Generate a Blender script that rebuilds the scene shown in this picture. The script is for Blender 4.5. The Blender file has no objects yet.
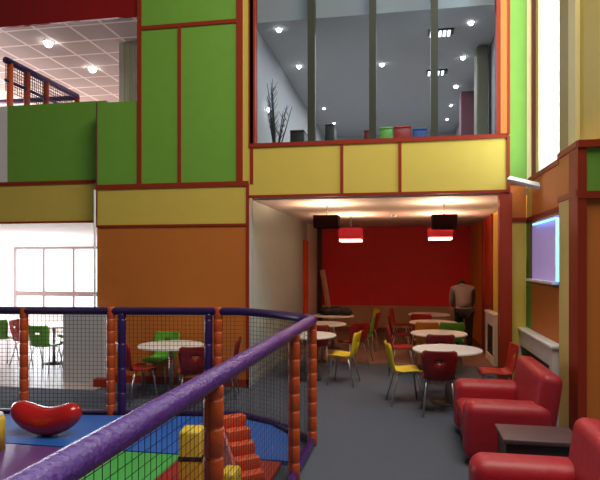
import bpy, bmesh, math, random
from mathutils import Vector, Matrix
random.seed(7)
PI = math.pi
S = bpy.context.scene
COL = S.collection

# ------------------------------------------------------------------ camera
EYE = 1.9
F = 560.0
TH = math.radians(10.32)
HY = 262.0
cs, sn = math.cos(TH), math.sin(TH)
cd = bpy.data.cameras.new('camera')
cam = bpy.data.objects.new('camera', cd)
COL.objects.link(cam)
cam.location = (0, 0, EYE)
cam.rotation_euler = (PI/2, 0, TH)
cd.sensor_fit = 'HORIZONTAL'
cd.sensor_width = 36
cd.lens = 36*F/600
cd.shift_y = (HY-240)/600
cd.clip_start = 0.05
S.camera = cam

# ------------------------------------------------------------------ world, exposure, large lights
w = bpy.data.worlds.new('world'); S.world = w; w.use_nodes = True
wb = w.node_tree.nodes['Background']
wb.inputs[0].default_value = (0.88, 0.9, 1.0, 1)
wb.inputs[1].default_value = 0.10
# overcast sky, much brighter on the side the windows look out to
nt = w.node_tree
tcw = nt.nodes.new('ShaderNodeTexCoord'); sx_ = nt.nodes.new('ShaderNodeSeparateXYZ'); mrw = nt.nodes.new('ShaderNodeMapRange')
mrw.inputs['From Min'].default_value = 0.45; mrw.inputs['From Max'].default_value = 0.65
mrw.inputs['To Min'].default_value = 0.06; mrw.inputs['To Max'].default_value = 2.6
nt.links.new(tcw.outputs['Generated'], sx_.inputs[0]); nt.links.new(sx_.outputs['Y'], mrw.inputs['Value']); nt.links.new(mrw.outputs[0], wb.inputs[1])
S.view_settings.view_transform = 'Standard'
S.view_settings.look = 'None'
S.view_settings.exposure = 0.45
S.view_settings.gamma = 1.0

def area(name, loc, rot, sx, sy, power, col=(1, 1, 1)):
    l = bpy.data.lights.new(name, 'AREA'); l.shape = 'RECTANGLE'
    l.size = sx; l.size_y = sy; l.energy = power; l.color = col
    o = bpy.data.objects.new(name, l); COL.objects.link(o)
    o.location = loc; o.rotation_euler = rot
    return o
def point(name, loc, power, col, r=0.05):
    l = bpy.data.lights.new(name, 'POINT'); l.energy = power; l.color = col; l.shadow_soft_size = r
    o = bpy.data.objects.new(name, l); COL.objects.link(o); o.location = loc
    return o
# added fill light without a fitting, high above the frame
area('hall_fill_light', (1.4, 3.0, 9.5), (0, 0, 0), 5.0, 5.0, 590, (1.0, 0.90, 0.76))
# daylight: tall window of the right wall, window bank of the left dining room
area('right_window_daylight', (2.05, 8.2, 4.9), (0, PI/2, 0), 3.4, 3.6, 260, (0.93, 0.97, 1.0))
area('dining_window_daylight', (-8.2, 14.25, 1.45), (-PI/2, 0, 0), 8.6, 2.3, 480, (1.0, 0.98, 1.0))
area('dining_side_fill', (-12.6, 11.0, 1.4), (0, -PI/2, 0), 2.2, 4.5, 300, (1.0, 0.97, 0.98))  # unseen side light, added to whiten the dining room walls
area('balcony_side_fill', (-10.8, 11.3, 4.5), (0, -PI/2, 0), 1.6, 4.0, 150, (1.0, 0.82, 0.76))  # unseen fill, added to brighten the tiled balcony ceiling
area('upper_room_fill', (-0.4, 12.4, 5.55), (0, 0, 0), 2.6, 7.0, 120, (1.0, 0.98, 0.96))  # broad fill added to lift the dim room, besides its downlights

# ------------------------------------------------------------------ placing helpers
def Y_at(px, X):
    u = (px-300)/F
    return X*(cs+u*sn)/(u*cs-sn)
def X_at(px, Y):
    u = (px-300)/F
    return Y*(u*cs-sn)/(cs+u*sn)
def Z_at(px, py, Y):
    u = (px-300)/F
    return EYE-(py-HY)*(Y/(cs+u*sn))/F

# ------------------------------------------------------------------ materials
MATS = {}
def mat(name, col, rough=0.6, metal=0.0, noise=0.06, nscale=6.0, bump=0.0, bscale=40.0, spec=0.5, emit=None, es=0.0, coat=0.0):
    if name in MATS: return MATS[name]
    m = bpy.data.materials.new(name); m.use_nodes = True
    nt = m.node_tree; b = nt.nodes['Principled BSDF']
    tc = nt.nodes.new('ShaderNodeTexCoord')
    nz = nt.nodes.new('ShaderNodeTexNoise'); nz.inputs['Scale'].default_value = nscale; nz.inputs['Detail'].default_value = 3
    nt.links.new(tc.outputs['Object'], nz.inputs['Vector'])
    mx = nt.nodes.new('ShaderNodeMixRGB'); mx.blend_type = 'MIX'
    a = [max(0, c*(1-noise)) for c in col]; d = [min(1, c*(1+noise)) for c in col]
    mx.inputs[1].default_value = (*a, 1); mx.inputs[2].default_value = (*d, 1)
    nt.links.new(nz.outputs['Fac'], mx.inputs[0]); nt.links.new(mx.outputs[0], b.inputs['Base Color'])
    b.inputs['Roughness'].default_value = rough; b.inputs['Metallic'].default_value = metal
    b.inputs['Specular IOR Level'].default_value = spec
    b.inputs['Coat Weight'].default_value = coat
    if bump > 0:
        n2 = nt.nodes.new('ShaderNodeTexNoise'); n2.inputs['Scale'].default_value = bscale; n2.inputs['Detail'].default_value = 4
        nt.links.new(tc.outputs['Object'], n2.inputs['Vector'])
        bp = nt.nodes.new('ShaderNodeBump'); bp.inputs['Strength'].default_value = bump; bp.inputs['Distance'].default_value = 0.02
        nt.links.new(n2.outputs['Fac'], bp.inputs['Height']); nt.links.new(bp.outputs[0], b.inputs['Normal'])
    if emit:
        b.inputs['Emission Color'].default_value = (*emit, 1); b.inputs['Emission Strength'].default_value = es
    MATS[name] = m
    return m
YEL = mat('yellow_paint', (0.68, 0.52, 0.085), 0.6, noise=0.05)
GRN = mat('green_paint', (0.17, 0.40, 0.04), 0.6, noise=0.08)
ORG = mat('orange_paint', (0.56, 0.165, 0.02), 0.6, noise=0.06)
TRM = mat('russet_trim_paint', (0.30, 0.030, 0.010), 0.55, spec=0.25)
REDW = mat('red_wall_paint', (0.72, 0.016, 0.01), 0.55, noise=0.08, nscale=3)
DRED = mat('dark_red_gloss', (0.30, 0.008, 0.006), 0.16, noise=0.1)
GREY = mat('blue_grey_wall', (0.33, 0.40, 0.38), 0.7)
DADO = mat('tan_dado', (0.50, 0.31, 0.17), 0.6, noise=0.1)
PLAS = mat('white_plaster', (0.80, 0.77, 0.74), 0.8)
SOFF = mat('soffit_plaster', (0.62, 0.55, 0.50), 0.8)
WHT = mat('white_gloss', (0.8, 0.8, 0.78), 0.4)
CREAM = mat('cream_paint', (0.72, 0.58, 0.20), 0.6)
KHA = mat('khaki_paint', (0.42, 0.34, 0.13), 0.6)
PALEY = mat('pale_yellow_paint', (0.85, 0.78, 0.40), 0.6)
BRN = mat('brown_frame', (0.16, 0.05, 0.03), 0.5)
MULL = mat('olive_grey_mullion', (0.045, 0.048, 0.036), 0.5, spec=0.2)
ROOMG = mat('upper_room_grey', (0.42, 0.42, 0.43), 0.8)
CARP = mat('slate_carpet', (0.10, 0.115, 0.15), 0.95, noise=0.22, nscale=60, bump=0.4, bscale=300, spec=0.1)
PURP = mat('purple_vinyl', (0.085, 0.026, 0.22), 0.24, noise=0.15, nscale=12, bump=0.5, bscale=35)
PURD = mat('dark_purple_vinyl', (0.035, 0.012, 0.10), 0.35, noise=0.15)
OPOST = mat('orange_vinyl', (0.55, 0.085, 0.014), 0.42, noise=0.1, bump=0.25, bscale=25)
NETM = mat('black_net', (0.02, 0.02, 0.025), 0.8)
SOFA = mat('red_leather', (0.38, 0.014, 0.026), 0.48, noise=0.12, bump=0.15, bscale=14)
CRED = mat('red_plastic', (0.40, 0.018, 0.012), 0.35)
CMAR = mat('maroon_plastic', (0.20, 0.010, 0.012), 0.35)
CYEL = mat('yellow_plastic', (0.78, 0.58, 0.02), 0.35)
CGRN = mat('green_plastic', (0.14, 0.40, 0.04), 0.35)
CORG = mat('orange_plastic', (0.75, 0.25, 0.02), 0.35)
STEEL = mat('brushed_steel', (0.55, 0.53, 0.50), 0.3, metal=0.9)
TTOP = mat('white_laminate', (0.80, 0.78, 0.74), 0.35)
BLK = mat('black_paint', (0.015, 0.013, 0.013), 0.5)
MBLU = mat('blue_play_vinyl', (0.02, 0.12, 0.50), 0.5, bump=0.15, bscale=20)
MGRN = mat('green_play_vinyl', (0.06, 0.40, 0.08), 0.5, bump=0.15, bscale=20)
MRED = mat('red_play_vinyl', (0.38, 0.025, 0.02), 0.42, bump=0.15, bscale=20)
MPUR = mat('violet_play_vinyl', (0.14, 0.05, 0.22), 0.4, bump=0.15, bscale=20)
MYEL = mat('yellow_play_vinyl', (0.78, 0.55, 0.05), 0.4, bump=0.15, bscale=20)
MORG = mat('coral_play_vinyl', (0.68, 0.10, 0.03), 0.4, bump=0.15, bscale=20)
ROCK = mat('glossy_red_plastic', (0.50, 0.012, 0.01), 0.16, coat=0.3)
SHADE = mat('maroon_lamp_shade', (0.014, 0.002, 0.002), 0.8, spec=0.1)
SHADR = mat('glowing_red_shade', (0.45, 0.01, 0.02), 0.6, emit=(0.9, 0.02, 0.05), es=0.12)
DIFF = mat('lamp_diffuser', (0.9, 0.85, 0.8), 0.5, emit=(1.0, 0.72, 0.62), es=2.0)
BULB = mat('lit_downlight', (1, 1, 1), 0.5, emit=(1.0, 0.97, 0.93), es=14)
BLUEL = mat('lit_blue_tube', (0.3, 0.6, 1), 0.5, emit=(0.12, 0.45, 1.0), es=3.0)
PLANK = mat('pinkish_timber', (0.85, 0.42, 0.28), 0.6)
TWIG = mat('dark_twig', (0.03, 0.03, 0.03), 0.8)

def glass_mat(name, tint, refl=0.05):
    m = bpy.data.materials.new(name); m.use_nodes = True; nt = m.node_tree
    nt.nodes.remove(nt.nodes['Principled BSDF'])
    out = nt.nodes['Material Output']
    tr = nt.nodes.new('ShaderNodeBsdfTransparent'); tr.inputs[0].default_value = (*tint, 1)
    gl = nt.nodes.new('ShaderNodeBsdfGlossy'); gl.inputs['Roughness'].default_value = 0.02
    fr = nt.nodes.new('ShaderNodeFresnel'); fr.inputs[0].default_value = 1.45
    ge = nt.nodes.new('ShaderNodeNewGeometry'); mr = nt.nodes.new('ShaderNodeMapRange')   # same reflectance on both faces of the pane
    mr.inputs['To Min'].default_value = 1.45; mr.inputs['To Max'].default_value = 1/1.45
    nt.links.new(ge.outputs['Backfacing'], mr.inputs['Value']); nt.links.new(mr.outputs[0], fr.inputs[0])
    mx = nt.nodes.new('ShaderNodeMixShader')
    nt.links.new(fr.outputs[0], mx.inputs[0]); nt.links.new(tr.outputs[0], mx.inputs[1]); nt.links.new(gl.outputs[0], mx.inputs[2])
    nt.links.new(mx.outputs[0], out.inputs['Surface'])
    return m
GLASS = glass_mat('window_glass', (0.88, 0.93, 0.96))

def tile_mat():
    m = bpy.data.materials.new('ceiling_tiles'); m.use_nodes = True; nt = m.node_tree
    b = nt.nodes['Principled BSDF']; b.inputs['Roughness'].default_value = 0.8
    tc = nt.nodes.new('ShaderNodeTexCoord'); br = nt.nodes.new('ShaderNodeTexBrick')
    br.offset = 0.0; br.squash = 1.0
    br.inputs['Color1'].default_value = (0.50, 0.40, 0.38, 1); br.inputs['Color2'].default_value = (0.55, 0.44, 0.41, 1)
    br.inputs['Mortar'].default_value = (0.95, 0.82, 0.78, 1)
    br.inputs['Scale'].default_value = 1.0; br.inputs['Mortar Size'].default_value = 0.025
    br.inputs['Mortar Smooth'].default_value = 0.1
    br.inputs['Brick Width'].default_value = 0.6; br.inputs['Row Height'].default_value = 0.6
    nt.links.new(tc.outputs['Object'], br.inputs['Vector']); nt.links.new(br.outputs['Color'], b.inputs['Base Color'])
    return m
TILES = tile_mat()

# ------------------------------------------------------------------ mesh helpers
def box(bm, x0, x1, y0, y1, z0, z1, M=None):
    r = bmesh.ops.create_cube(bm, size=1.0)
    for v in r['verts']:
        v.co = Vector((x0+(v.co.x+.5)*(x1-x0), y0+(v.co.y+.5)*(y1-y0), z0+(v.co.z+.5)*(z1-z0)))
        if M: v.co = M @ v.co
    return r['verts']
def tube(bm, pts, r, n=12, caps=True, flat=1.0):
    pts = [Vector(p) for p in pts]
    rr = r if isinstance(r, (list, tuple)) else [r]*len(pts)
    rings = []
    up0 = None
    for i, p in enumerate(pts):
        a = pts[max(i-1, 0)]; b = pts[min(i+1, len(pts)-1)]
        d = (b-a).normalized()
        ref = Vector((0, 0, 1)) if abs(d.z) < 0.95 else Vector((1, 0, 0))
        if up0 is None: up0 = (ref-d*ref.dot(d)).normalized()
        else: up0 = (up0-d*up0.dot(d)).normalized()
        s = d.cross(up0)
        rings.append([bm.verts.new(p+(up0*math.cos(2*PI*k/n)*flat+s*math.sin(2*PI*k/n))*rr[i]) for k in range(n)])
    for i in range(len(rings)-1):
        for k in range(n):
            bm.faces.new((rings[i][k], rings[i][(k+1) % n], rings[i+1][(k+1) % n], rings[i+1][k]))
    if caps:
        bm.faces.new(rings[0][::-1]); bm.faces.new(rings[-1])
def lathe(bm, prof, n=32, loc=(0, 0, 0)):
    rings = []
    for (r, z) in prof:
        rings.append([bm.verts.new((loc[0]+r*math.cos(2*PI*k/n), loc[1]+r*math.sin(2*PI*k/n), loc[2]+z)) for k in range(n)])
    for i in range(len(rings)-1):
        for k in range(n):
            bm.faces.new((rings[i][k], rings[i][(k+1) % n], rings[i+1][(k+1) % n], rings[i+1][k]))
    bm.faces.new(rings[0][::-1]); bm.faces.new(rings[-1])
def obj(name, bm, m, parent=None, smooth=False, bevel=0.0, seg=2, sub=0):
    bmesh.ops.recalc_face_normals(bm, faces=bm.faces[:])
    me = bpy.data.meshes.new(name); bm.to_mesh(me); bm.free()
    o = bpy.data.objects.new(name, me); COL.objects.link(o)
    if m: me.materials.append(m)
    if smooth:
        for p in me.polygons: p.use_smooth = True
    if bevel > 0:
        md = o.modifiers.new('bevel', 'BEVEL'); md.width = bevel; md.segments = seg; md.limit_method = 'ANGLE'
        for p in me.polygons: p.use_smooth = True
        md.harden_normals = False
    if sub:
        md = o.modifiers.new('sub', 'SUBSURF'); md.levels = sub; md.render_levels = sub
        for p in me.polygons: p.use_smooth = True
    if parent: o.parent = parent
    return o
def bx(name, m, b, parent=None, bevel=0.0, seg=2, M=None):
    bm = bmesh.new(); box(bm, *b, M=M); return obj(name, bm, m, parent, bevel=bevel, seg=seg)
def empty(name, loc=(0, 0, 0), rz=0.0):
    o = bpy.data.objects.new(name, None); COL.objects.link(o); o.location = loc; o.rotation_euler = (0, 0, rz)
    o.empty_display_size = 0.1
    return o
def tag(o, label, cat, group=None, kind=None):
    o['label'] = label; o['category'] = cat
    if group: o['group'] = group
    if kind: o['kind'] = kind
    return o
def struct(o):
    o['kind'] = 'structure'; return o
def sbox(name, m, b, bevel=0.0): return struct(bx(name, m, b, bevel=bevel))
def copy_tree(o, parent=None):
    c = o.copy(); COL.objects.link(c); c.parent = parent
    for ch in list(o.children):
        d = ch.copy(); COL.objects.link(d); d.parent = c
        for g in list(ch.children):
            e = g.copy(); COL.objects.link(e); e.parent = d
    return c

# ================================================================== SETTING
YF = 8.2                  # plane of the hall's front facade
XW = 1.78                 # right wall
YB = 15.3                 # back of the dining alcove
XL = X_at(249, YF)        # left wall of the alcove, right edge of the block
XC = X_at(508, YF)        # right end of the fascia
XBL = X_at(97, YF)        # left edge of the block
CZ = 2.86                 # alcove ceiling
UZ = 5.62                 # upper ceiling
YR = 8.4                  # short return wall right of the fascia
UL = 5.78                 # ceiling over the balcony

bm = bmesh.new(); box(bm, -13.0, 4.2, -2.0, 16.2, -0.1, 0.0)
struct(obj('floor', bm, CARP))

WARMF = mat('warm_alcove_floor', (0.34, 0.22, 0.16), 0.25, noise=0.1, nscale=20)
sbox('floor_alcove', WARMF, (XL, XW, 10.6, YB, 0.0005, 0.004))  # warmer, glossier floor sheet over the back part of the alcove
sbox('floor_dining', mat('pinkish_glare_floor', (0.46, 0.38, 0.37), 0.4, noise=0.1, nscale=20), (-13.0, XBL+0.3, 7.6, 14.0, 0.0005, 0.004))  # pale pinkish base colour carries the daylight glare on this floor

# ---- block with green / yellow / orange panels
wall = sbox('wall_front', GREY, (XBL, XL, YF, YF+0.2, 0, 6.6))
def panel(parent, m, px0, px1, z0, z1, Y=YF, d=0.015, name='wall_panel'):
    return bx(name, m, (X_at(px0, Y), X_at(px1, Y), Y-d, Y, z0, z1), parent)
def vtrim(parent, px, wd, z0, z1, Y=YF, m=TRM, d=0.03):
    x = X_at(px, Y); return bx('panel_trim', m, (x-wd/2, x+wd/2, Y-d, Y-0.001, z0, z1), parent)
def htrim(parent, px0, px1, z, wd, Y=YF, m=TRM, d=0.03):
    return bx('panel_trim', m, (X_at(px0, Y), X_at(px1, Y), Y-d-0.002, Y-0.001, z-wd/2, z+wd/2), parent)
zgy = Z_at(175, 185.5, YF); zyo = Z_at(175, 225.5, YF); zg2 = Z_at(190, 25, YF)
panel(wall, ORG, 98, 247.5, 0.12, zyo)
panel(wall, YEL, 98, 247.5, zyo, zgy)
panel(wall, GRN, 98, 139, zgy, Z_at(120, 102, YF))
panel(wall, GRN, 141, 237, zgy, 6.6)
panel(wall, YEL, 243, 250, zgy, 6.6, d=0.02)
htrim(wall, 97, 249, zgy, 0.075)
htrim(wall, 97, 249, zyo, 0.035)
vtrim(wall, 140, 0.07, zgy, 6.6); vtrim(wall, 180, 0.05, zgy, zg2)
htrim(wall, 141, 237, zg2, 0.06)
vtrim(wall, 240, 0.10, zgy, 6.6); vtrim(wall, 252, 0.05, zgy, 6.6); vtrim(wall, 248, 0.045, 0.0, zgy)
bx('skirting', TRM, (XBL, XL, YF-0.03, YF-0.001, 0, 0.12), wall)
# the block stops at the parapet height left of px 140: open above
wall_cut = None
me = wall.data
for v in me.vertices:
    pass
wall.data.clear_geometry()
bmw = bmesh.new()
xm = X_at(139, YF); zp = Z_at(120, 102, YF)
box(bmw, XBL, xm, YF, YF+0.2, 0, zp); box(bmw, xm, XL, YF, YF+0.2, 0, 6.6)
bmw.to_mesh(wall.data); bmw.free()
vtrim(wall, 97.5, 0.02, zyo, zp, m=BRN)
# white downpipe at the panel joint
pb = bmesh.new(); tube(pb, [(XBL-0.02, YF-0.03, 0.0), (XBL-0.02, YF-0.03, zgy-0.04)], 0.018, 8)
struct(obj('trim_1', pb, WHT, smooth=True))

# ---- left balcony parapet, slightly further back
YP = 8.5
zl1 = Z_at(50, 183, YP); zl2 = Z_at(50, 222.5, YP); zl3 = Z_at(50, 104, YP)
par = sbox('wall_balcony', GREY, (-9.5, XBL-0.001, YP, YP+0.2, zl2, zl3))
x8 = X_at(8, YP)
bx('wall_panel', GRN, (x8, XBL-0.002, YP-0.015, YP, zl1, zl3+0.002), par)
bx('wall_panel', YEL, (-9.5, XBL-0.002, YP-0.015, YP, zl2, zl1), par)
bx('panel_trim', TRM, (-9.5, XBL-0.002, YP-0.03, YP-0.001, zl1-0.03, zl1+0.03), par)
bx('panel_trim', TRM, (-9.5, XBL-0.002, YP-0.03, YP-0.001, zl2-0.015, zl2+0.02), par)
bx('wall_panel', PLAS, (-9.5, x8-0.002, YP-0.015, YP, zl1+0.03, zl3), par)

# ---- dark red bulkhead and upper-left play deck
struct(bx('wall_bulkhead', DRED, (-9.5, X_at(139.5, YF)-0.04, YF+0.02, YF+0.07, UL, 6.8)))
ct = bx('ceiling_upper_left', TILES, (-11.0, -3.2, YF+0.08, 13.6, UL+0.005, UL+0.1)); struct(ct)
sbox('wall_upper_back', PLAS, (-11.0, -3.2, 13.6, 13.8, 3.3, UL+0.1))
sbox('wall_upper_side', PLAS, (X_at(119, 9.2), X_at(119, 9.2)+1.0, 9.2, 9.3, 3.31, UL))
for k, p_ in enumerate((124, 129, 134)):
    x = X_at(p_, 9.19); sbox('trim_%d' % (10+k), PALEY, (x-0.012, x+0.012, 9.17, 9.199, 3.31, UL))
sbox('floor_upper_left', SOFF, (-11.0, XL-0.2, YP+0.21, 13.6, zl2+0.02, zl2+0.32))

# ---- ground floor dining room on the left: white walls and windows
sbox('wall_dining_right', PLAS, (XBL+0.3, XBL+0.4, YF+0.2, 14.2, 0, zl2))
YD = 14.0
wx0, wx1 = X_at(15, YD), X_at(99, YD)
wz0, wz1 = Z_at(50, 292, YD), Z_at(50, 247, YD)
bm = bmesh.new()
box(bm, -13.0, wx0, YD, YD+0.12, 0, zl2+0.1)
box(bm, wx1, -3.9, YD, YD+0.12, 0, zl2+0.1)
box(bm, wx0, wx1, YD, YD+0.12, 0, 0.45)
box(bm, wx0, wx1, YD, YD+0.12, wz1, zl2+0.1)
struct(obj('wall_dining_back', bm, PLAS))
FRM = mat('pinkish_window_frame', (0.22, 0.13, 0.12), 0.5)
win = empty('window_1', (0, 0, 0)); struct(win)
for p_ in (15.5, 44, 74):
    x = X_at(p_, YD); bx('window_frame', FRM, (x-0.03, x+0.03, YD-0.03, YD+0.05, 0.45, wz1), win)
bx('window_frame', FRM, (wx0, wx1, YD-0.035, YD+0.05, wz0-0.11, wz0+0.02), win)
bx('window_frame', FRM, (wx0, wx1, YD-0.035, YD+0.05, wz1-0.06, wz1), win)
bx('window_pane', GLASS, (wx0+0.01, wx1-0.01, YD+0.06, YD+0.066, 0.45, wz1), win)

# low grey partition in front of the block and its red base
lowx0, lowx1 = X_at(66, YF-0.12), X_at(107, YF-0.12)
sbox('wall_low', mat('pale_grey_partition', (0.60, 0.59, 0.60), 0.7), (lowx0, lowx1, YF-0.2, YF-0.05, 0, 1.18))

sbox('trim_2', TRM, (X_at(93, YF-0.4), X_at(107, YF-0.4), YF-0.4, YF-0.25, 0.005, 0.12))

# ---- fascia over the alcove, upper window
zf1 = Z_at(380, 194, YF); zf2 = Z_at(380, 141, YF)
fas = sbox('wall_fascia', SOFF, (XL+0.001, XC, YF, YF+0.25, zf1, zf2))
bx('wall_panel', YEL, (XL+0.001, XC, YF-0.015, YF, zf1, zf2), fas)
bx('panel_trim', TRM, (XL+0.001, XC, YF-0.03, YF-0.001, zf1-0.02, zf1+0.02), fas)
bx('panel_trim', TRM, (XL+0.001, XC, YF-0.035, YF-0.001, zf2-0.03, zf2+0.03), fas)
for p_ in (342, 400): vtrim(fas, p_, 0.045, zf1+0.02, zf2-0.03)
bx('panel_trim', TRM, (XC-0.02, XC+0.02, YF-0.04, YF-0.001, zf1-0.02, zf2), fas)
win2 = empty('window_2'); struct(win2)
for p_, wd in ((311, 0.11), (372.5, 0.10), (434.5, 0.10)):
    x = X_at(p_, YF); bx('mullion', MULL, (x-wd/2, x+wd/2, YF+0.02, YF+0.12, zf2+0.03, 6.6), win2)
bx('window_frame', TRM, (XL+0.001, XL+0.10, YF-0.03, YF+0.12, zf2+0.03, 6.6), win2)
bx('window_frame', TRM, (X_at(496, YF), X_at(500, YF), YF-0.04, YF+0.12, zf2+0.03, 6.6), win2)
bx('window_frame', ORG, (X_at(500, YF), XC-0.015, YF-0.045, YF+0.12, zf2+0.03, 6.6), win2)
bx('window_frame', TRM, (XC-0.015, XC+0.02, YF-0.05, YF+0.12, zf2+0.03, 6.6), win2)
bx('window_pane', GLASS, (XL+0.10, X_at(496, YF), YF+0.06, YF+0.07, zf2+0.03, 6.6), win2)
# upper room behind the glass
sbox('floor_upper', mat('dim_floor', (0.34, 0.33, 0.33), 0.8), (XL+0.01, XC+0.04, YF+0.26, 16.6, 3.2, 3.45))
sbox('ceiling_upper', ROOMG, (XL+0.01, XC+0.04, YF+0.26, 16.6, UZ, UZ+0.1))
sbox('wall_upper_left', ROOMG, (XL-0.15, XL, YF+0.21, 16.6, 2.87, UZ+0.1))
sbox('wall_upper_right', ROOMG, (XC+0.05, XC+0.12, YR+0.101, 16.6, 2.95, 6.6))
sbox('wall_upper_far', ROOMG, (XL-0.1, XC+0.12, 16.61, 16.7, 2.95, UZ+0.1))
sbox('wall_upper_header', ROOMG, (XL+0.01, XC+0.04, YF+0.26, YF+0.36, UZ+0.1, 6.6))

# ---- the red alcove
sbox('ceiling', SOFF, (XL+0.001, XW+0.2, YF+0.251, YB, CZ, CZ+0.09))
al = sbox('wall_left', GREY, (XL-0.15, XL, YF+0.21, YB+0.15, 0, CZ+0.001))
yd0, yd1 = Y_at(303, XL), Y_at(307, XL)
bx('door_frame', mat('orange_red_gloss', (0.75, 0.06, 0.02), 0.4), (XL, XL+0.035, yd0, yd1, 0, Z_at(304, 240, 12.8)), al)
bx('wall_panel', PLAS, (XL, XL+0.01, yd1, YB-0.35, 0, CZ-0.01), al)
bk = sbox('wall_back', REDW, (XL, XW+0.2, YB, YB+0.15, 0, CZ+0.001))
zdd = Z_at(400, 306, YB)
bx('dado_panel', DADO, (XL+0.02, XW, YB-0.03, YB-0.001, 0.0, zdd), bk)
bx('skirting', mat('brown_skirting', (0.22, 0.08, 0.04), 0.6), (XL+0.02, XW, YB-0.045, YB-0.031, 0.0, 0.13), bk)
bx('corner_post', mat('dark_brown_wood', (0.12, 0.05, 0.03), 0.6), (XL+0.01, XL+0.12, YB-0.15, YB-0.05, 0.001, CZ-0.01), bk)

# free-standing column carrying the fascia
sbox('column', TRM, (X_at(499.5, YF), X_at(512, YF), YF-0.02, YF+0.16, 0, zf1-0.021), 0.008)

# ---- right wall: lower panelled part
rw = sbox('wall_right', GREY, (XW, XW+0.25, 6.3, YB+0.15, 0, 3.03))
z1r, z2r = 2.50, 3.05
def rpan(px0, px1, z0, z1, m, X=XW, d=0.015, parent=rw, name='wall_panel'):
    ya, yb = Y_at(px1, X), Y_at(px0, X)
    return bx(name, m, (X-d, X-0.001, ya, min(yb, YB-0.06), z0, z1), parent)
y533, y561 = Y_at(533, XW), Y_at(561, XW)
zw0, zw1 = 1.64, 2.44
rpan(523, 533, 0, z1r, GRN); rpan(533, 561, 0, zw0, ORG); rpan(533, 561, zw1, z2r, ORG)
rpan(522, 533, z1r, z2r, YEL)
rpan(494, 512, 0, z2r-0.2, YEL); rpan(484, 493.5, 0, z2r-0.2, mat('deep_red_paint', (0.35, 0.03, 0.01), 0.5)); rpan(476, 484, 0, z2r-0.2, ORG)
rpan(470.5, 476, 0, z2r-0.2, ORG)
for p_ in (484, 493): rpan(p_, p_+1.0, 0, z2r-0.2, TRM, d=0.05, name='panel_trim')
rpan(522, 561, z2r-0.03, z2r+0.03, TRM, d=0.03, name='panel_trim'); rpan(522, 561, z1r-0.03, z1r+0.03, TRM, d=0.03, name='panel_trim')
rpan(522.5, 523.5, 0, z1r, TRM, d=0.025, name='panel_trim')
# glowing blue recess window
w3 = empty('window_3'); struct(w3)
YA, YBb = Y_at(561, XW), Y_at(533, XW)
bx('recess_back', mat('lilac_lit_blind', (0.5, 0.42, 0.7), 0.6, emit=(0.42, 0.30, 0.75), es=0.22), (XW-0.012, XW-0.006, YA, YBb, zw0, zw1), w3)
bx('window_frame', BRN, (XW-0.06, XW-0.004, YA, YBb, zw0-0.03, zw0), w3)
bx('window_sill', WHT, (XW-0.10, XW-0.004, YA, YBb+0.05, zw0, zw0+0.03), w3)
bx('window_frame', BRN, (XW-0.03, XW-0.004, YBb, YBb+0.04, zw0, zw1), w3)
yt_ = Y_at(557.5, XW-0.05)
bm = bmesh.new(); tube(bm, [(XW-0.05, yt_, zw0+0.04), (XW-0.05, yt_, zw1-0.04)], 0.018, 10); obj('lit_tube', bm, BLUEL, w3, smooth=True)
bm = bmesh.new(); tube(bm, [(XW-0.05, yt_+0.05, zw1-0.04), (XW-0.05, YBb-0.25, zw1-0.04)], 0.012, 10); obj('lit_tube', bm, BLUEL, w3, smooth=True)
# near pier
XP = 1.69
pr = sbox('wall_pier', ORG, (XP, 4.2, 5.8, 6.49, 0, 3.03))
rpan(560.5, 572, 0, z2r-0.5, CREAM, X=XP, parent=pr); rpan(560.5, 572, z2r-0.47, z2r-0.02, ORG, X=XP, parent=pr)
rpan(572, 580, 0, z2r, TRM, X=XP, d=0.03, parent=pr, name='panel_trim')
rpan(560.5, 580, z2r-0.04, z2r+0.02, TRM, X=XP, d=0.035, parent=pr, name='panel_trim')
rpan(560.5, 580, z2r-0.51, z2r-0.45, TRM, X=XP, d=0.035, parent=pr, name='panel_trim')
bx('wall_panel', GRN, (XP+0.05, 4.2, 5.785, 5.799, 2.58, 3.02), pr)
bx('panel_trim', TRM, (XP-0.03, 4.2, 5.76, 5.799, 2.51, 2.58), pr)
bx('panel_trim', TRM, (XP-0.03, 4.2, 5.75, 5.799, 3.0, 3.07), pr)
bx('panel_trim', TRM, (XP-0.03, XP+0.05, 5.765, 5.799, 0, 3.0), pr)
bx('panel_trim', TRM, (1.97, 2.03, 5.765, 5.799, 0, 3.0), pr)

# ---- right wall: upper part with the tall bright window
XU = 1.88
up = sbox('wall_right_upper', PLAS, (XU, XU+0.1, Y_at(541, XU), YR+0.3, 3.051, 6.8))
up2 = sbox('wall_right_upper_near', YEL, (XU, XU+0.1, 4.5, Y_at(563, XU), 3.071, 6.8))
def upan(px0, px1, m, parent, d=0.02, name='wall_panel'):
    bx(name, m, (XU-d, XU-0.001, Y_at(px1, XU), min(Y_at(px0, XU), YB-0.1), 3.08, 6.8), parent)
lowr = sbox('wall_return_low', PLAS, (X_at(512, YF)+0.01, XW-0.051, YR, YR+0.1, 0.006, 3.03))
xq0, xq1 = X_at(512, YF)+0.01, XW-0.051
bx('wall_panel', YEL, (xq0, xq1, YR-0.02, YR-0.001, 0.006, z1r), lowr)
bx('wall_panel', ORG, (xq0, xq1, YR-0.02, YR-0.001, z1r, z2r-0.02), lowr)
bx('panel_trim', TRM, (xq0, xq1, YR-0.035, YR-0.001, z1r-0.03, z1r+0.03), lowr)
bx('panel_trim', TRM, (xq0, xq1, YR-0.035, YR-0.001, z2r-0.05, z2r+0.01), lowr)
ret = sbox('wall_return', PLAS, (XC+0.022, XU-0.051, YR, YR+0.1, 3.06, 6.8))
xr0, xr1, xr2 = XC+0.022, X_at(526.5, YR), X_at(531, YR)
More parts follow.
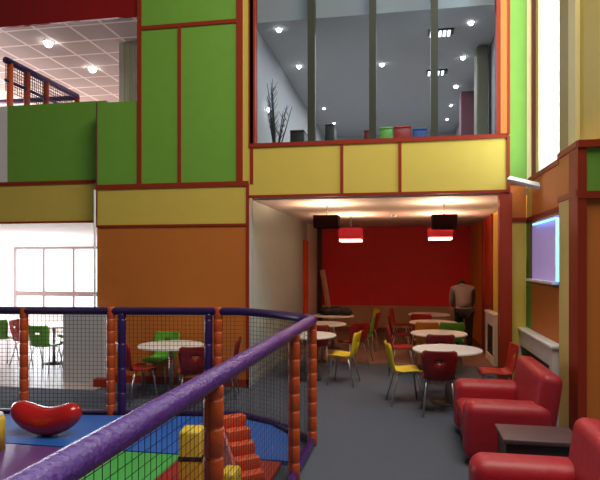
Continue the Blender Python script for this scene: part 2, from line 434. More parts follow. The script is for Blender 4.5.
bx('wall_panel', GRN, (xr0, xr1, YR-0.02, YR-0.001, 3.06, 6.8), ret)
bx('wall_panel', PALEY, (xr1, xr2, YR-0.03, YR-0.001, 3.06, 6.8), ret)
bx('panel_trim', BRN, (xr2, xr2+0.05, YR-0.06, YR-0.001, 3.06, 6.8), ret)
upan(534, 541, PALEY, up, 0.03)
upan(563, 573, KHA, up2, 0.04); upan(573, 580, PALEY, up2, 0.05)
w4 = empty('window_4'); struct(w4)
bx('window_pane', GLASS, (XU+0.02, XU+0.026, Y_at(563, XU), Y_at(541, XU), 3.08, 6.8), w4)
# bloom of the tall window, built as a white sloping board at its foot
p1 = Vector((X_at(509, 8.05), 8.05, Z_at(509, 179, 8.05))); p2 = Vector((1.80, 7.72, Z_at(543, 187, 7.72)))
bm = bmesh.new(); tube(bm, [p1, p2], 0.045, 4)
tag(obj('bloom_board', bm, WHT), 'window bloom built as a white sloping board beside the end of the yellow fascia', 'board')

# ================================================================== SOFT-PLAY FENCE
FX0, FY0 = -0.916, 5.73
RZ = 1.30
A = Vector((-0.967, 1.589, 0)); B = Vector((FX0, FY0, 0)); C1 = Vector((-1.42, 6.32, 0)); D = Vector((-1.95, 6.56, 0)); E = Vector((-6.0, 6.01, 0))
fence = empty('play_pen_fence', (FX0, FY0, 0))
tag(fence, 'play pen fence of purple padded rails, orange padded posts and black netting', 'fence')
def fpart(name, bm, m, **k):
    for v in bm.verts: v.co -= Vector((FX0, FY0, 0))
    return obj(name, bm, m, fence, **k)
ext = (A-B).normalized()
A2 = A + ext*0.9
bm = bmesh.new()
n = 30; tube(bm, [A2.lerp(B, i/n)+Vector((0, 0, RZ)) for i in range(n+1)], 0.053, 16)
r1 = fpart('top_rail', bm, PURP, smooth=True)
def bez(a, b, c, n=8): return [a.lerp(b, t/n).lerp(b.lerp(c, t/n), t/n) for t in range(n+1)]
far_path = [B] + bez(B.lerp(C1, 0.3), C1, D, 10) + [E]
bm = bmesh.new(); tube(bm, [p+Vector((0, 0, RZ)) for p in far_path], 0.048, 16)
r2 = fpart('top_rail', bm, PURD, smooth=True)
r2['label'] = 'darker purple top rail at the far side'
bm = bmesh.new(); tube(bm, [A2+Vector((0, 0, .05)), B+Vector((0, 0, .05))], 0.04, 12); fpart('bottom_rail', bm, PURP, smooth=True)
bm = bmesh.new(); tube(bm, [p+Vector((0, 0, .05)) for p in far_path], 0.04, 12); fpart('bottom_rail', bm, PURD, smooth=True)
def post(x, y, r=0.052, m=OPOST, seg=0.15, top=RZ-0.03):
    bm = bmesh.new(); prof = []
    z = 0.0
    while z < top-0.01:
        z2 = min(z+seg, top)
        prof += [(r*0.90, z), (r, z+0.012), (r, z2-0.012), (r*0.90, z2)]
        z = z2
    lathe(bm, prof, 20, (x, y, 0)); return fpart('post', bm, m, smooth=True)
def on_near(px):
    # point of the near rail seen at column px
    lo, hi = 0.0, 1.0
    for _ in range(40):
        mid = (lo+hi)/2; p = A.lerp(B, mid)
        u = (p.x*cs+p.y*sn)/(-p.x*sn+p.y*cs)*F+300
        if u < px: lo = mid
        else: hi = mid
    return A.lerp(B, lo)
for p_ in (213.5, 294): q = on_near(p_); post(q.x, q.y)
post(B.x, B.y, 0.05)
def on_far(px):
    u = (px-300)/F; k = (u*cs-sn)/(cs+u*sn); g = (E.y-D.y)/(E.x-D.x)
    Y = (D.y-g*D.x)/(1-g*k); return k*Y, Y
pz = (24, 111, 218)
for p_ in pz: x, y = on_far(p_); post(x, y, 0.052, top=RZ+0.05)
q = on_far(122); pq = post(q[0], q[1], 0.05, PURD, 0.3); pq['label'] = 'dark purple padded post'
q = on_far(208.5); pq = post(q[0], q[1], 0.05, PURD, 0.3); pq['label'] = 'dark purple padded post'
def net(a, b, z0, z1, cell=0.05, t=0.0022):
    bm = bmesh.new(); L = (b-a).length; d = (b-a).normalized(); nn = int(L/cell)
    ang = math.atan2(d.y, d.x)
    M = Matrix.Translation(a) @ Matrix.Rotation(ang, 4, 'Z')
    for i in range(1, nn): box(bm, i*cell-t/2, i*cell+t/2, -t/2, t/2, z0, z1, M)
    z = z0
    while z < z1: box(bm, 0, L, -t/2, t/2, z-t/2, z+t/2, M); z += cell
    return fpart('net', bm, NETM)
net(A2, B, 0.08, RZ-0.04); net(B, C1, 0.08, RZ-0.04); net(C1, D, 0.08, RZ-0.04); net(D, E, 0.08, RZ-0.04, t=0.0035)

# play mats
def mat_(name, m, x0, x1, y0, y1, label, z=0.045):
    o = bx(name, m, (x0, x1, y0, y1, 0.0, z), bevel=0.012); tag(o, label, 'play mat', 'soft play mats'); return o
bm = bmesh.new()
pts = [(-5.9, 5.12), (-1.02, 5.12), (-1.02, 5.68), (-1.47, 6.22), (-1.98, 6.46), (-5.9, 5.93)]
vs = [bm.verts.new((x, y, 0.0)) for x, y in pts]; f = bm.faces.new(vs)
r = bmesh.ops.extrude_face_region(bm, geom=[f])
for v in r['geom']:
    if isinstance(v, bmesh.types.BMVert): v.co.z = 0.045
tag(obj('play_mat', bm, MBLU), 'blue play mat running along the far side of the pen under the red rocker', 'play mat', 'soft play mats')
mat_('play_mat', MRED, -2.08, -1.10, 2.0, 5.10, 'dark red play mat in front of the coral foam steps')
mat_('play_mat', MGRN, -3.05, -2.09, 3.0, 5.10, 'green play mat between the violet and the dark red mats')
mat_('play_mat', MPUR, -4.6, -3.06, 3.0, 5.10, 'violet play mat in front of the red rocker')

# red rocker
rk = empty('play_rocker', (X_at(46, 5.42), 5.42, 0.045))
tag(rk, 'glossy red banana-shaped plastic rocker on the blue mat', 'rocker')
bm = bmesh.new()
pts, rr = [], []
for i in range(25):
    t = -1+2*i/24
    pts.append((0.39*t, 0, 0.150+0.17*abs(t)**2.0)); rr.append(0.150*(1-0.25*t*t)*(max(0.02, 1-abs(t)**7))**0.5)
tube(bm, pts, rr, 24)
for v in bm.verts: v.co.z = max(v.co.z, 0.0)
obj('body', bm, ROCK, rk, smooth=True)

# coral foam steps
st = empty('foam_steps', (X_at(242, 4.75), 4.70, 0.045), math.radians(38))
tag(st, 'coral foam step block with dark red side behind the orange posts', 'foam steps')
bm = bmesh.new(); N = 5; H = 0.47; Ld = 0.52
for i in range(N): box(bm, -0.10, 0.12, -Ld/2+i*Ld/N, Ld/2, 0.0 if i == 0 else i*H/N+0.0005, (i+1)*H/N)
obj('steps', bm, MORG, st, bevel=0.008)
bm = bmesh.new()
side = [(-Ld/2, 0), (Ld/2, 0), (Ld/2, H-0.02), (Ld/2-0.06, H-0.02), (-Ld/2, 0.06)]
va = [bm.verts.new((-0.125, y, z)) for y, z in side]; vb = [bm.verts.new((-0.101, y, z)) for y, z in side]
bm.faces.new(va); bm.faces.new(vb[::-1])
for i in range(5): bm.faces.new((va[i], va[(i+1) % 5], vb[(i+1) % 5], vb[i]))
obj('side_panel', bm, MRED, st)
# yellow blocks
yb = empty('foam_block', (X_at(196, 4.45), 4.35, 0.045), 0.15)
tag(yb, 'tall yellow foam block with a black strap beside the near orange post', 'foam block', 'yellow foam blocks')
yk = bx('block', MYEL, (-0.085, 0.10, -0.1, 0.1, 0, 0.50), yb, bevel=0.03, seg=4)
bx('strap', BLK, (-0.088, 0.103, -0.103, 0.103, 0.255, 0.295), yk, bevel=0.005)
yb = bx('foam_block', MYEL, (-0.065, 0.065, -0.1, 0.1, 0, 0.30), bevel=0.03, seg=4)
yb.location = (X_at(232, 4.1), 4.05, 0.045)
tag(yb, 'low yellow foam block in front of the coral foam steps', 'foam block', 'yellow foam blocks')
bm = bmesh.new(); lathe(bm, [(0.10, 0), (0.10, 0.30), (0.09, 0.335), (0.04, 0.345)], 24)
cyl = empty('foam_cylinder', (X_at(-6, 4.9), 4.9, 0.045)); tag(cyl, 'upright yellow foam cylinder at the left end of the violet mat', 'foam cylinder')
obj('body', bm, MYEL, cyl, smooth=True)
bm = bmesh.new(); lathe(bm, [(0.085, 0.335), (0.08, 0.36), (0.04, 0.368)], 24); obj('cap', bm, WHT, cyl, smooth=True)

# ================================================================== SOFAS
def sofa(loc, label):
    t = empty('sofa', loc); tag(t, label, 'sofa', 'red sofas along the right wall')
    # local: x 0 front .. 0.85 back; y -0.62 .. 0.62
    bx('base', SOFA, (0.05, 0.76, -0.58, 0.58, 0.05, 0.25), t, bevel=0.03, seg=3)
    bx('seat_cushion', SOFA, (0.01, 0.64, -0.33, 0.33, 0.25, 0.44), t, bevel=0.06, seg=5)
    for s in (-1, 1):
        y0, y1 = sorted((s*0.335, s*0.62))
        bx('armrest', SOFA, (0.0, 0.78, y0, y1, 0.05, 0.60), t, bevel=0.10, seg=6)
    M = Matrix.Translation((0.60, 0, 0.2)) @ Matrix.Rotation(math.radians(8), 4, 'Y')
    bm = bmesh.new(); box(bm, -0.02, 0.19, -0.58, 0.58, 0.0, 0.69, M); obj('backrest', bm, SOFA, t, bevel=0.08, seg=6)
    for s in (-1, 1):
        for x in (0.1, 0.76): bx('foot', BLK, (x-0.03, x+0.03, s*0.5-0.03, s*0.5+0.03, 0, 0.05), t)
    return t
sofa((0.57, 5.97, 0), 'red leather sofa beyond the low black table, in front of the white radiator cover')
sofa((0.45, 3.46, 0), 'red leather sofa nearest the camera, cut by the bottom right corner')
t = empty('low_table', (1.09, 4.86, 0)); tag(t, 'low black box table with a grey top between the two red sofas', 'table')
bx('body', BLK, (-0.28, 0.28, -0.20, 0.20, 0.0, 0.46), t, bevel=0.01)
bx('tabletop', mat('dark_grey_laminate', (0.10, 0.055, 0.06), 0.5), (-0.30, 0.30, -0.22, 0.22, 0.46, 0.50), t, bevel=0.006)

# radiator covers
def rad(px0, px1, X, z, label):
    y0, y1 = Y_at(px1, X), Y_at(px0, X)
    t = empty('radiator_cover', (X-0.1, (y0+y1)/2, 0)); tag(t, label, 'radiator cover'); h = (y1-y0)/2
    bx('top_shelf', WHT, (-0.06, 0.0835, -h, h, z-0.04, z), t, bevel=0.008)
    bm = bmesh.new()
    box(bm, -0.04, -0.015, -h+0.02, h-0.02, z-0.24, z-0.041); box(bm, -0.04, -0.015, -h+0.02, h-0.02, 0.0, 0.14)
    box(bm, -0.04, -0.015, -h+0.02, -h+0.14, 0.14, z-0.24); box(bm, -0.04, -0.015, h-0.14, h-0.02, 0.14, z-0.24)
    ff = obj('front_frame', bm, WHT, t)
    bx('grille', BLK, (-0.0149, 0.0, -h+0.14, h-0.14, 0.13, z-0.2), ff)
    bx('side_panel', WHT, (-0.0148, 0.083, h-0.04, h-0.02, 0, z-0.041), t)
    bx('side_panel', WHT, (-0.0148, 0.083, -h+0.02, -h+0.04, 0, z-0.041), t)
rad(528, 566, XW, 0.97, 'long white radiator cover on the right wall behind the far red sofa')
rad(492.5, 502, XW, 0.95, 'white radiator cover with a dark grille seen left of the red column')

# ================================================================== TABLES AND CHAIRS
def make_table():
    t = empty('cafe_table')
    bm = bmesh.new(); lathe(bm, [(0.44, 0.70), (0.46, 0.705), (0.46, 0.722), (0.45, 0.728)], 40); obj('tabletop', bm, TTOP, t)
    bm = bmesh.new(); lathe(bm, [(0.03, 0.02), (0.03, 0.699)], 16); obj('column', bm, STEEL, t, smooth=True)
    bm = bmesh.new(); lathe(bm, [(0.22, 0), (0.22, 0.01), (0.05, 0.03), (0.03, 0.04)], 28); obj('base', bm, BLK, t, smooth=True)
    return t
def shell_mesh(bm):
    # one-piece moulded shell: seat that turns up into a waisted back
    prof = [(0.20, 0.415), (0.19, 0.445), (0.10, 0.45), (-0.05, 0.435), (-0.15, 0.445), (-0.20, 0.50), (-0.225, 0.60), (-0.234, 0.665), (-0.240, 0.70), (-0.247, 0.735), (-0.262, 0.80), (-0.266, 0.82)]
    wid = [0.18, 0.20, 0.21, 0.205, 0.195, 0.180, 0.195, 0.205, 0.210, 0.213, 0.205, 0.17]
    nx = 10; rows = []
    for (y, z), w_ in zip(prof, wid):
        row = []
        for k in range(nx+1):
            s = -1+2*k/nx
            up_ = 0.028*abs(s)**3
            nrm = Vector((0, 0, 1)) if z < 0.48 else Vector((0, 1, 0.15))
            p = Vector((s*w_, y, z))+nrm*up_*(1.3 if z > 0.48 else 1)
            row.append(bm.verts.new(p))
        rows.append(row)
    for i in range(len(rows)-1):
        for k in range(nx):
            if i == 7 and 4 <= k <= 5: continue      # hand hole in the back
            bm.faces.new((rows[i][k], rows[i][k+1], rows[i+1][k+1], rows[i+1][k]))
def make_chair(m):
    t = empty('cafe_chair')
    bm = bmesh.new(); shell_mesh(bm)
    o = obj('seat_shell', bm, m, t, smooth=True)
    md = o.modifiers.new('solid', 'SOLIDIFY'); md.thickness = 0.012; md.offset = 0
    for sx in (-1, 1):
        for (y0, y1) in ((0.14, 0.20), (-0.12, -0.22)):
            bm = bmesh.new(); tube(bm, [(sx*0.12, y0*0.6, 0.425), (sx*0.155, y0, 0.41), (sx*0.20, y1, 0.0)], 0.011, 8)
            obj('leg', bm, STEEL, t, smooth=True)
    return t
# chair faces local +Y
PROT = {}
def chair(kind, x, y, face, label, group):
    m = {'red': CRED, 'maroon': CMAR, 'yellow': CYEL, 'green': CGRN, 'orange': CORG}[kind]
    if kind not in PROT: c = PROT[kind] = make_chair(m)
    else: c = copy_tree(PROT[kind])
    c.location = (x, y, 0); c.rotation_euler = (0, 0, math.radians(face))
    tag(c, label, 'chair', group); return c
tp = None
def table(x, y, label, group):
    global tp
    if tp is None: t = tp = make_table()
    else: t = copy_tree(tp)
    t.location = (x, y, 0); tag(t, label, 'table', group); return t
G1, G2, G3, G4 = 'chairs of the right alcove row', 'chairs of the left alcove row', 'chairs by the orange panel', 'chairs in the sunlit dining room'
TR = 'round white tables in the alcove'
XR = 0.60
table(XR, 7.80, 'round white table nearest the red sofas, first of the right row', TR)
table(XR, 9.55, 'round white table second in the right row, behind the maroon chair back', TR)
table(XR, 11.25, 'round white table third in the right row, behind the orange and green chairs', TR)
table(XR, 12.95, 'round white table farthest back in the right row by the bending person', TR)
chair('maroon', XR-0.15, 7.22, 0, 'maroon shell chair with its back to the camera at the nearest right table', G1)
chair('yellow', XR-0.56, 7.66, -80, 'yellow shell chair on the aisle side of the nearest right table', G1)
chair('red', XR+0.62, 7.70, 95, 'red shell chair on the wall side of the nearest right table', G1)
chair('maroon', XR-0.05, 8.80, 4, 'maroon shell chair between the first and second tables of the right row', G1)
chair('red', XR-0.60, 9.65, -88, 'red shell chair on the aisle side of the second right table', G1)
chair('orange', XR-0.17, 10.50, 3, 'orange shell chair in front of the third right table', G1)
chair('green', XR+0.30, 10.55, -6, 'green shell chair in front of the third right table', G1)
chair('maroon', XR-0.62, 11.3, -92, 'maroon shell chair on the aisle side of the third right table', G1)
chair('red', XR-0.20, 12.20, 0, 'red shell chair in front of the farthest right table', G1)
chair('red', XR-0.62, 13.1, -100, 'red shell chair on the aisle side of the farthest right table', G1)
XQ = -1.50
table(XQ, 8.95, 'round white table nearest in the left row beside the grey wall', TR)
table(XQ, 10.60, 'round white table in the middle of the left row', TR)
table(XQ, 12.30, 'round white table farthest in the left row, under the dark coats', TR)
chair('yellow', XQ+0.60, 8.72, 80, 'yellow shell chair on the aisle side of the nearest left table', G2)
chair('maroon', XQ+0.05, 9.72, 5, 'maroon shell chair between the first and second left tables', G2)
chair('red', XQ+0.62, 10.2, 40, 'red shell chair on the aisle side of the middle left table', G2)
chair('green', XQ+0.72, 10.95, 95, 'olive green shell chair behind the red one of the left row', G2)
chair('red', XQ+0.78, 12.1, 80, 'red shell chair on the aisle side of the farthest left table', G2)
chair('yellow', XQ+0.72, 12.9, 110, 'yellow shell chair farthest back in the left row', G2)
# coats / bags on the far left table
bm = bmesh.new()
for (x, y, s) in ((-0.22, 0, 0.14), (-0.02, 0.02, 0.17), (0.2, -0.02, 0.13)):
    r = bmesh.ops.create_icosphere(bm, subdivisions=3, radius=s)
    for v in r['verts']:
        v.co = Vector((v.co.x*1.2+x, v.co.y*0.9+y, max(-0.07, v.co.z*0.75)+0.07)) + Vector((random.uniform(-1, 1), random.uniform(-1, 1), 0))*0.006
o = obj('coat_pile', bm, BLK, smooth=True); o.location = (XQ+0.08, 12.3, 0.729)
tag(o, 'heap of dark coats on the farthest left table', 'coats')

# table by the orange panel
xt = X_at(171, 7.5)
table(xt, 7.5, 'round white table against the orange panel behind the net', 'tables beyond the fence')
chair('red', X_at(138, 7.12), 7.12, -38, 'red shell chair left of the table by the orange panel', G3)
chair('red', X_at(194, 7.0), 7.0, 26, 'red shell chair right of the table by the orange panel', G3)
chair('green', X_at(160, 7.9), 7.9, 176, 'green shell chair behind the table by the orange panel', G3)
chair('maroon', xt+0.72, 7.62, 100, 'maroon shell chair farthest right at the table by the orange panel', G3)
# sunlit dining room
yt = 9.5; xt = X_at(54, yt)
table(xt, yt, 'round white table in the sunlit dining room seen through the net', 'tables beyond the fence')
chair('red', X_at(27, 9.35), 9.35, -80, 'red shell chair at the left of the sunlit table', G4)
chair('green', X_at(46, 8.8), 8.8, 0, 'green shell chair in front of the sunlit table', G4)
chair('green', xt-0.02, yt+0.62, 180, 'green shell chair behind the sunlit table', G4)
chair('maroon', xt+0.62, yt-0.25, 70, 'maroon shell chair at the right of the sunlit table', G4)
chair('green', X_at(3, 9.5), 9.5, 10, 'green shell chair alone at the left edge of the sunlit room', G4)

# leaning timber
bm = bmesh.new(); pA = Vector((XL+0.16, 15.0, Z_at(321, 270, 15.0))); pBt = Vector((X_at(333, 14.6), 14.6, 0.0))
tube(bm, [pA, pBt], 0.07, 4)
tag(obj('timber_plank', bm, PLANK), 'pinkish timber plank leaning in the left corner of the red wall', 'plank')

# ================================================================== LAMPS
def pendant(px, py, Y, wd, h, lit, label):
    x = X_at(px, Y); z = Z_at(px, py, Y)
    t = empty('pendant_lamp', (x, Y, z)); tag(t, label, 'pendant lamp', 'square pendant lamps')
    bm = bmesh.new(); q = wd/2; k = 0.012
    box(bm, -q, q, -q, -q+k, -h/2, h/2); box(bm, -q, q, q-k, q, -h/2, h/2)
    box(bm, -q, -q+k, -q+k, q-k, -h/2, h/2); box(bm, q-k, q, -q+k, q-k, -h/2, h/2)
    obj('lamp_shade', bm, SHADR if lit else SHADE, t)
    bx('diffuser', DIFF if lit else SHADE, (-q+k, q-k, -q+k, q-k, -h/2-0.05 if lit else -h/2+0.01, -h/2+0.02), t)
    bm = bmesh.new(); tube(bm, [(0, 0, -h/2+0.02), (0, 0, CZ-z)], 0.008, 6); obj('cord', bm, BLK, t)
    point('pendant_bulb', (x, Y, z+h/2-0.02 if not lit else z+0.03), 62 if not lit else 50, (1.0, 0.62, 0.38), 0.05)
    return t
pendant(327, 222, 9.2, 0.40, 0.20, False, 'dark maroon square pendant lamp at the left, nearer one')
pendant(351, 234, 11.4, 0.46, 0.22, True, 'glowing red square pendant lamp at the left, farther one')
pendant(444, 222, 9.2, 0.38, 0.22, False, 'dark maroon square pendant lamp at the right, nearer one')
pendant(440, 233, 11.4, 0.46, 0.18, True, 'glowing red square pendant lamp at the right, farther one')
bm = bmesh.new(); lathe(bm, [(0.03, -0.05), (0.055, -0.03), (0.055, 0)], 20)
o = obj('smoke_detector', bm, WHT, smooth=True); o.location = (X_at(394, 11.5), 11.5, CZ); tag(o, 'small white smoke detector on the alcove ceiling between the pendant lamps', 'smoke detector')

def downlight(px, py, Z, r=0.055):
    zc = (Z-EYE)*F/(HY-py); u = (px-300)/F
    x = zc*(u*cs-sn); y = zc*(cs+u*sn)
    t = empty('downlight', (x, y, Z)); bm = bmesh.new(); lathe(bm, [(r*0.05, -r*1.2), (r*0.5, -r*1.1), (r*0.87, -r*0.7), (r, -r*0.15), (r, -0.008)], 16); obj('lens', bm, BULB, t, smooth=True)
    bm = bmesh.new(); lathe(bm, [(r*1.25, -0.007), (r*1.3, 0.0)], 20); obj('rim', bm, WHT, t)
    return t
for i, (a, b) in enumerate(((279, 29), (299, 66), (382, 64), (324, 108), (334, 123), (471, 22), (463, 57), (456, 86), (451, 105), (447, 119))):
    where = ['nearest of the left row', 'second of the left row', 'alone in the middle', 'third of the left row', 'farthest of the left row',
             'nearest of the right row', 'second of the right row', 'third of the right row', 'fourth of the right row', 'farthest of the right row'][i]
    tag(downlight(a, b, UZ, 0.030+0.012*(b < 100)), 'small lit ceiling downlight behind the upper window, '+where, 'downlight', 'downlights of the upper room')
yl = Y_at(265, XL)
t = empty('wall_light', (XL, yl, Z_at(265, 110, yl))); tag(t, 'small lit wall lamp above the twigs behind the upper window', 'wall lamp')
bm = bmesh.new(); bmesh.ops.create_uvsphere(bm, u_segments=16, v_segments=10, radius=0.035)
for v in bm.verts: v.co.x += 0.06
obj('bulb', bm, BULB, t, smooth=True)
bx('bracket', WHT, (0, 0.04, -0.02, 0.02, -0.05, 0.05), t, bevel=0.005)
for i, (a, b) in enumerate(((48.5, 42), (92.5, 68), (137, 96))):
    tag(downlight(a, b, UL, 0.075 if i < 2 else 0.06), 'round lit downlight in the tiled ceiling over the balcony, '+['nearest', 'middle one', 'farthest, beside the green block'][i], 'downlight', 'downlights of the balcony ceiling')
# louvre light strips
for i, (a, b, nL) in enumerate(((441, 31, 5), (437, 71, 4))):
    zc = (UZ-EYE)*F/(HY-b); u = (a-300)/F; x = zc*(u*cs-sn); y = zc*(cs+u*sn)
    t = empty('louvre_light', (x, y, UZ)); tag(t, 'white slatted ceiling light panel in the upper room, '+['nearer', 'farther'][i]+' one', 'ceiling light', 'slatted light panels')
    bx('housing', MULL, (-0.20, 0.20, -0.1, 0.1, -0.03, 0), t)
    for k in range(nL): x0 = -0.17+k*0.34/nL; bx('slat', mat('lit_slat', (1, 1, 1), 0.5, emit=(1, 0.98, 0.95), es=2.2), (x0, x0+0.04, -0.09, 0.09, -0.06, -0.031), t)

# ================================================================== UPPER ROOM OBJECTS
def ubox(px0, px1, pyt, Y, m, label, d=0.35):
    x0, x1 = X_at(px0, Y), X_at(px1, Y); zt = Z_at((px0+px1)/2, pyt, Y)
    t = empty('storage_cube', ((x0+x1)/2, Y+d/2, 3.45)); w_ = (x1-x0)/2
    bx('body', m, (-w_, w_, -d/2, d/2, 0, zt-3.45-0.03), t, bevel=0.01)
    bx('lid', m, (-w_*1.02, w_*1.02, -d/2-0.01, d/2+0.01, zt-3.45-0.03, zt-3.45), t, bevel=0.008)
    tag(t, label, 'storage cube', 'cubes behind the upper window'); return t
ubox(380, 393, 127, 9.0, CGRN, 'dim green cube standing behind the upper window sill')
ubox(394, 411, 126, 9.0, CRED, 'dim red cube standing behind the upper window sill')
ubox(413, 427, 128, 9.0, mat('blue_plastic', (0.03, 0.10, 0.35), 0.4), 'dim blue cube standing behind the upper window sill')
ubox(325, 334, 124, 8.9, BLK, 'narrow black cube left of centre behind the upper window sill')
ubox(290, 304, 130, 8.9, BLK, 'low black cube beside the twigs behind the upper window sill')
ubox(364, 372, 130, 8.9, CMAR, 'small maroon cube behind the middle mullion of the upper window')
def upanel(px0, px1, y_top, Y, m, label):
    x0, x1 = X_at(px0, Y), X_at(px1, Y); zt = min(Z_at((px0+px1)/2, y_top, Y), UZ-0.02)
    t = empty('standing_locker', ((x0+x1)/2, Y, 3.45)); w_ = (x1-x0)/2
    bx('body', m, (-w_, w_, 0, 0.4, 0, zt-3.45), t, bevel=0.01)
    bx('door', m, (-w_+0.02, w_-0.02, -0.02, -0.001, 0.05, zt-3.5), t)
    tag(t, label, 'locker')
upanel(461, 475, 91, 12.0, mat('plum_laminate', (0.16, 0.05, 0.07), 0.6), 'plum coloured tall locker at the right side of the upper room')
upanel(477, 488, 40, 10.0, mat('dull_olive_laminate', (0.20, 0.19, 0.13), 0.6), 'dull olive tall locker near the right end of the upper window')
# twigs
tw = empty('twig_arrangement', (X_at(276, 8.85), 8.85, 3.45)); tag(tw, 'bare dark twigs in a yellow pot at the left end of the upper window', 'twigs')
bm = bmesh.new(); lathe(bm, [(0.10, 0), (0.16, 0.22), (0.16, 0.25)], 20); obj('pot', bm, CYEL, tw, smooth=True)
for k in range(11):
    a = random.uniform(-0.15, 0.28); hh = random.uniform(0.5, 1.25) if k > 2 else 1.15-0.2*k
    if k <= 2: a = -0.13
    bm = bmesh.new(); tube(bm, [(a*0.15, 0, 0.2), (a*0.6, random.uniform(-.04, .04), 0.2+hh*0.5), (a*1.1, random.uniform(-.06, .06), 0.2+hh)], [0.012, 0.009, 0.004], 6)
    for j in range(5):
        t_ = 0.35+0.12*j; b0 = Vector((a*1.0*t_, 0, 0.2+hh*t_)); s = random.choice((-1, 1))
        tube(bm, [b0, b0+Vector((s*0.07, 0.02, 0.13))], [0.006, 0.003], 5)
    obj('twig', bm, TWIG, tw)

# climbing frame on the balcony
cf = empty('climbing_frame', (-6.85, 9.9, zl2+0.32)); z00 = zl2+0.32
tag(cf, 'orange and dark purple padded climbing frame with netting on the upper balcony', 'climbing frame')
def cfp(name, bm, m, **k):
    for v in bm.verts: v.co -= Vector((-6.85, 9.9, z00))
    return obj(name, bm, m, cf, **k)
XF = -6.85
for (px, m) in ((10, OPOST), (27, mat('dark_orange_vinyl', (0.35, 0.05, 0.02), 0.4)), (46, MATS['dark_orange_vinyl']), (77, MATS['dark_orange_vinyl'])):
    y = Y_at(px, XF); bm = bmesh.new(); tube(bm, [(XF, y, z00), (XF, y, 5.45)], 0.055, 12); cfp('post', bm, m, smooth=True)
ya, yb_ = 8.75, Y_at(77, XF)
bm = bmesh.new(); tube(bm, [(XF, ya, 5.45), (XF, yb_, 5.45)], 0.06, 12); cfp('rail', bm, PURD, smooth=True)
bm = bmesh.new(); tube(bm, [(XF, yb_, 5.42), (XF-3, yb_, 5.42)], 0.055, 12); cfp('rail', bm, PURD, smooth=True)
bm = bmesh.new(); tube(bm, [(XF, ya, 5.1), (XF, yb_, 5.1)], 0.03, 12); cfp('rail', bm, PURD, smooth=True)
bm = bmesh.new()
M = Matrix.Translation((XF, ya, 0)) @ Matrix.Rotation(PI/2, 4, 'Z'); L = yb_-ya
for i in range(int(L/0.06)): box(bm, i*.06, i*.06+.008, -.004, .004, 4.9, 5.42, M)
for i in range(9): box(bm, 0, L, -.004, .004, 4.92+i*.06, 4.928+i*.06, M)
cfp('net', bm, NETM)

# ================================================================== PERSON bending over the far table
def skin_mesh(name, verts, edges, radii, m, parent, root=0, sub=2):
    me = bpy.data.meshes.new(name); me.from_pydata(verts, edges, []); o = bpy.data.objects.new(name, me); COL.objects.link(o)
    me.materials.append(m)
    md = o.modifiers.new('skin', 'SKIN'); md.use_smooth_shade = True
    for i, r in enumerate(radii):
        sv = me.skin_vertices[0].data[i]; sv.radius = r if isinstance(r, tuple) else (r, r); sv.use_root = (i == root)
    s = o.modifiers.new('sub', 'SUBSURF'); s.levels = sub; s.render_levels = sub
    if parent: o.parent = parent
    return o
SKINM = mat('skin', (0.55, 0.30, 0.20), 0.55)
JUMP = mat('grey_jumper', (0.25, 0.20, 0.18), 0.9, bump=0.3, bscale=60)
TROU = mat('black_trousers', (0.015, 0.014, 0.018), 0.8)
HAIR = mat('dark_hair', (0.03, 0.015, 0.01), 0.6)
PY_ = 12.2
pp = empty('person', (X_at(464, PY_), PY_, 0))
tag(pp, 'person in grey jumper and black trousers bending over the far table, seen from behind', 'person')
V = [(0, 0, 0.93), (0, 0.04, 1.06), (0, 0.12, 1.22), (0, 0.25, 1.36), (0, 0.36, 1.39), (0, 0.46, 1.37), (0, 0.53, 1.33),
     (-0.10, 0, 0.88), (-0.11, 0.03, 0.50), (-0.11, -0.02, 0.09), (-0.11, 0.13, 0.035),
     (0.10, 0, 0.88), (0.11, 0.03, 0.50), (0.11, -0.02, 0.09), (0.11, 0.13, 0.035),
     (-0.17, 0.27, 1.31), (-0.22, 0.38, 1.05), (-0.17, 0.55, 0.90),
     (0.17, 0.27, 1.31), (0.22, 0.38, 1.05), (0.17, 0.55, 0.90)]
Ed = [(0, 1), (1, 2), (2, 3), (3, 4), (4, 5), (5, 6), (0, 7), (7, 8), (8, 9), (9, 10), (0, 11), (11, 12), (12, 13), (13, 14), (3, 15), (15, 16), (16, 17), (3, 18), (18, 19), (19, 20)]
R_ = [(.15, .11), (.14, .105), (.155, .11), (.14, .10), .055, .085, .09, .09, .06, .042, .038, .09, .06, .042, .038, .062, .045, .032, .062, .045, .032]
skin_mesh('body', V, Ed, R_, SKINM, pp)
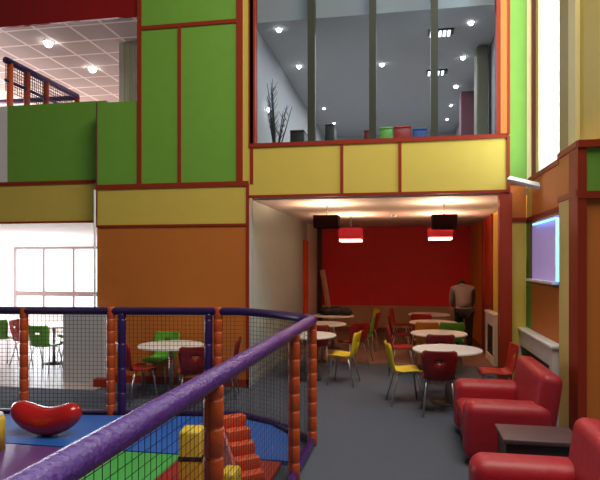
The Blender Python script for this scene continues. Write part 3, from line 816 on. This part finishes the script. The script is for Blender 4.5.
V2 = [(0, 0, 0.89), V[1], (0, 0.10, 1.22), (0, 0.22, 1.35)]+[V[15], V[16], (-0.18, 0.52, 0.915), V[18], V[19], (0.18, 0.52, 0.915), (0, 0.37, 1.39)]
skin_mesh('jumper', V2, [(0, 1), (1, 2), (2, 3), (3, 4), (4, 5), (5, 6), (3, 7), (7, 8), (8, 9), (3, 10)],
          [(.185, .15), (.175, .14), (.19, .14), (.185, .14), .10, .07, .05, .10, .07, .05, .085], JUMP, pp)
V3 = [(0, -0.01, 0.92), (-0.10, -0.01, 0.84), (-0.11, 0.03, 0.50), (-0.11, -0.02, 0.12), (0.10, -0.01, 0.84), (0.11, 0.03, 0.50), (0.11, -0.02, 0.12)]
skin_mesh('trousers', V3, [(0, 1), (1, 2), (2, 3), (0, 4), (4, 5), (5, 6)], [(.17, .14), .12, .08, .06, .12, .08, .06], TROU, pp)
bm = bmesh.new(); r = bmesh.ops.create_icosphere(bm, subdivisions=3, radius=0.115)
for v in r['verts']: v.co = Vector((v.co.x*0.9, v.co.y*1.1+0.52, v.co.z*0.9+1.40))
obj('hair', bm, HAIR, pp, smooth=True)
for s in (-1, 1):
    bm = bmesh.new(); r = bmesh.ops.create_cube(bm, size=1)
    for v in r['verts']: v.co = Vector((v.co.x*0.1+s*0.11, v.co.y*0.27+0.05, v.co.z*0.08+0.04))
    obj('shoe', bm, BLK, pp, bevel=0.03, seg=4)
    # hand: palm, four fingers and a thumb resting on the table edge
    hx, hy, hz = s*0.17, 0.57, 0.875
    bm = bmesh.new(); box(bm, hx-0.04, hx+0.04, hy-0.01, hy+0.09, hz-0.014, hz+0.014)
    for k, ln in enumerate((0.065, 0.078, 0.072, 0.055)):
        fx = hx-0.032+k*0.021; tube(bm, [(fx, hy+0.08, hz), (fx, hy+0.08+ln*0.55, hz-0.008), (fx, hy+0.08+ln, hz-0.028)], [0.010, 0.009, 0.007], 8)
    tube(bm, [(hx-s*0.035, hy+0.01, hz), (hx-s*0.065, hy+0.045, hz-0.005), (hx-s*0.07, hy+0.08, hz-0.018)], [0.012, 0.010, 0.008], 8)
    obj('hand', bm, SKINM, pp, smooth=True)
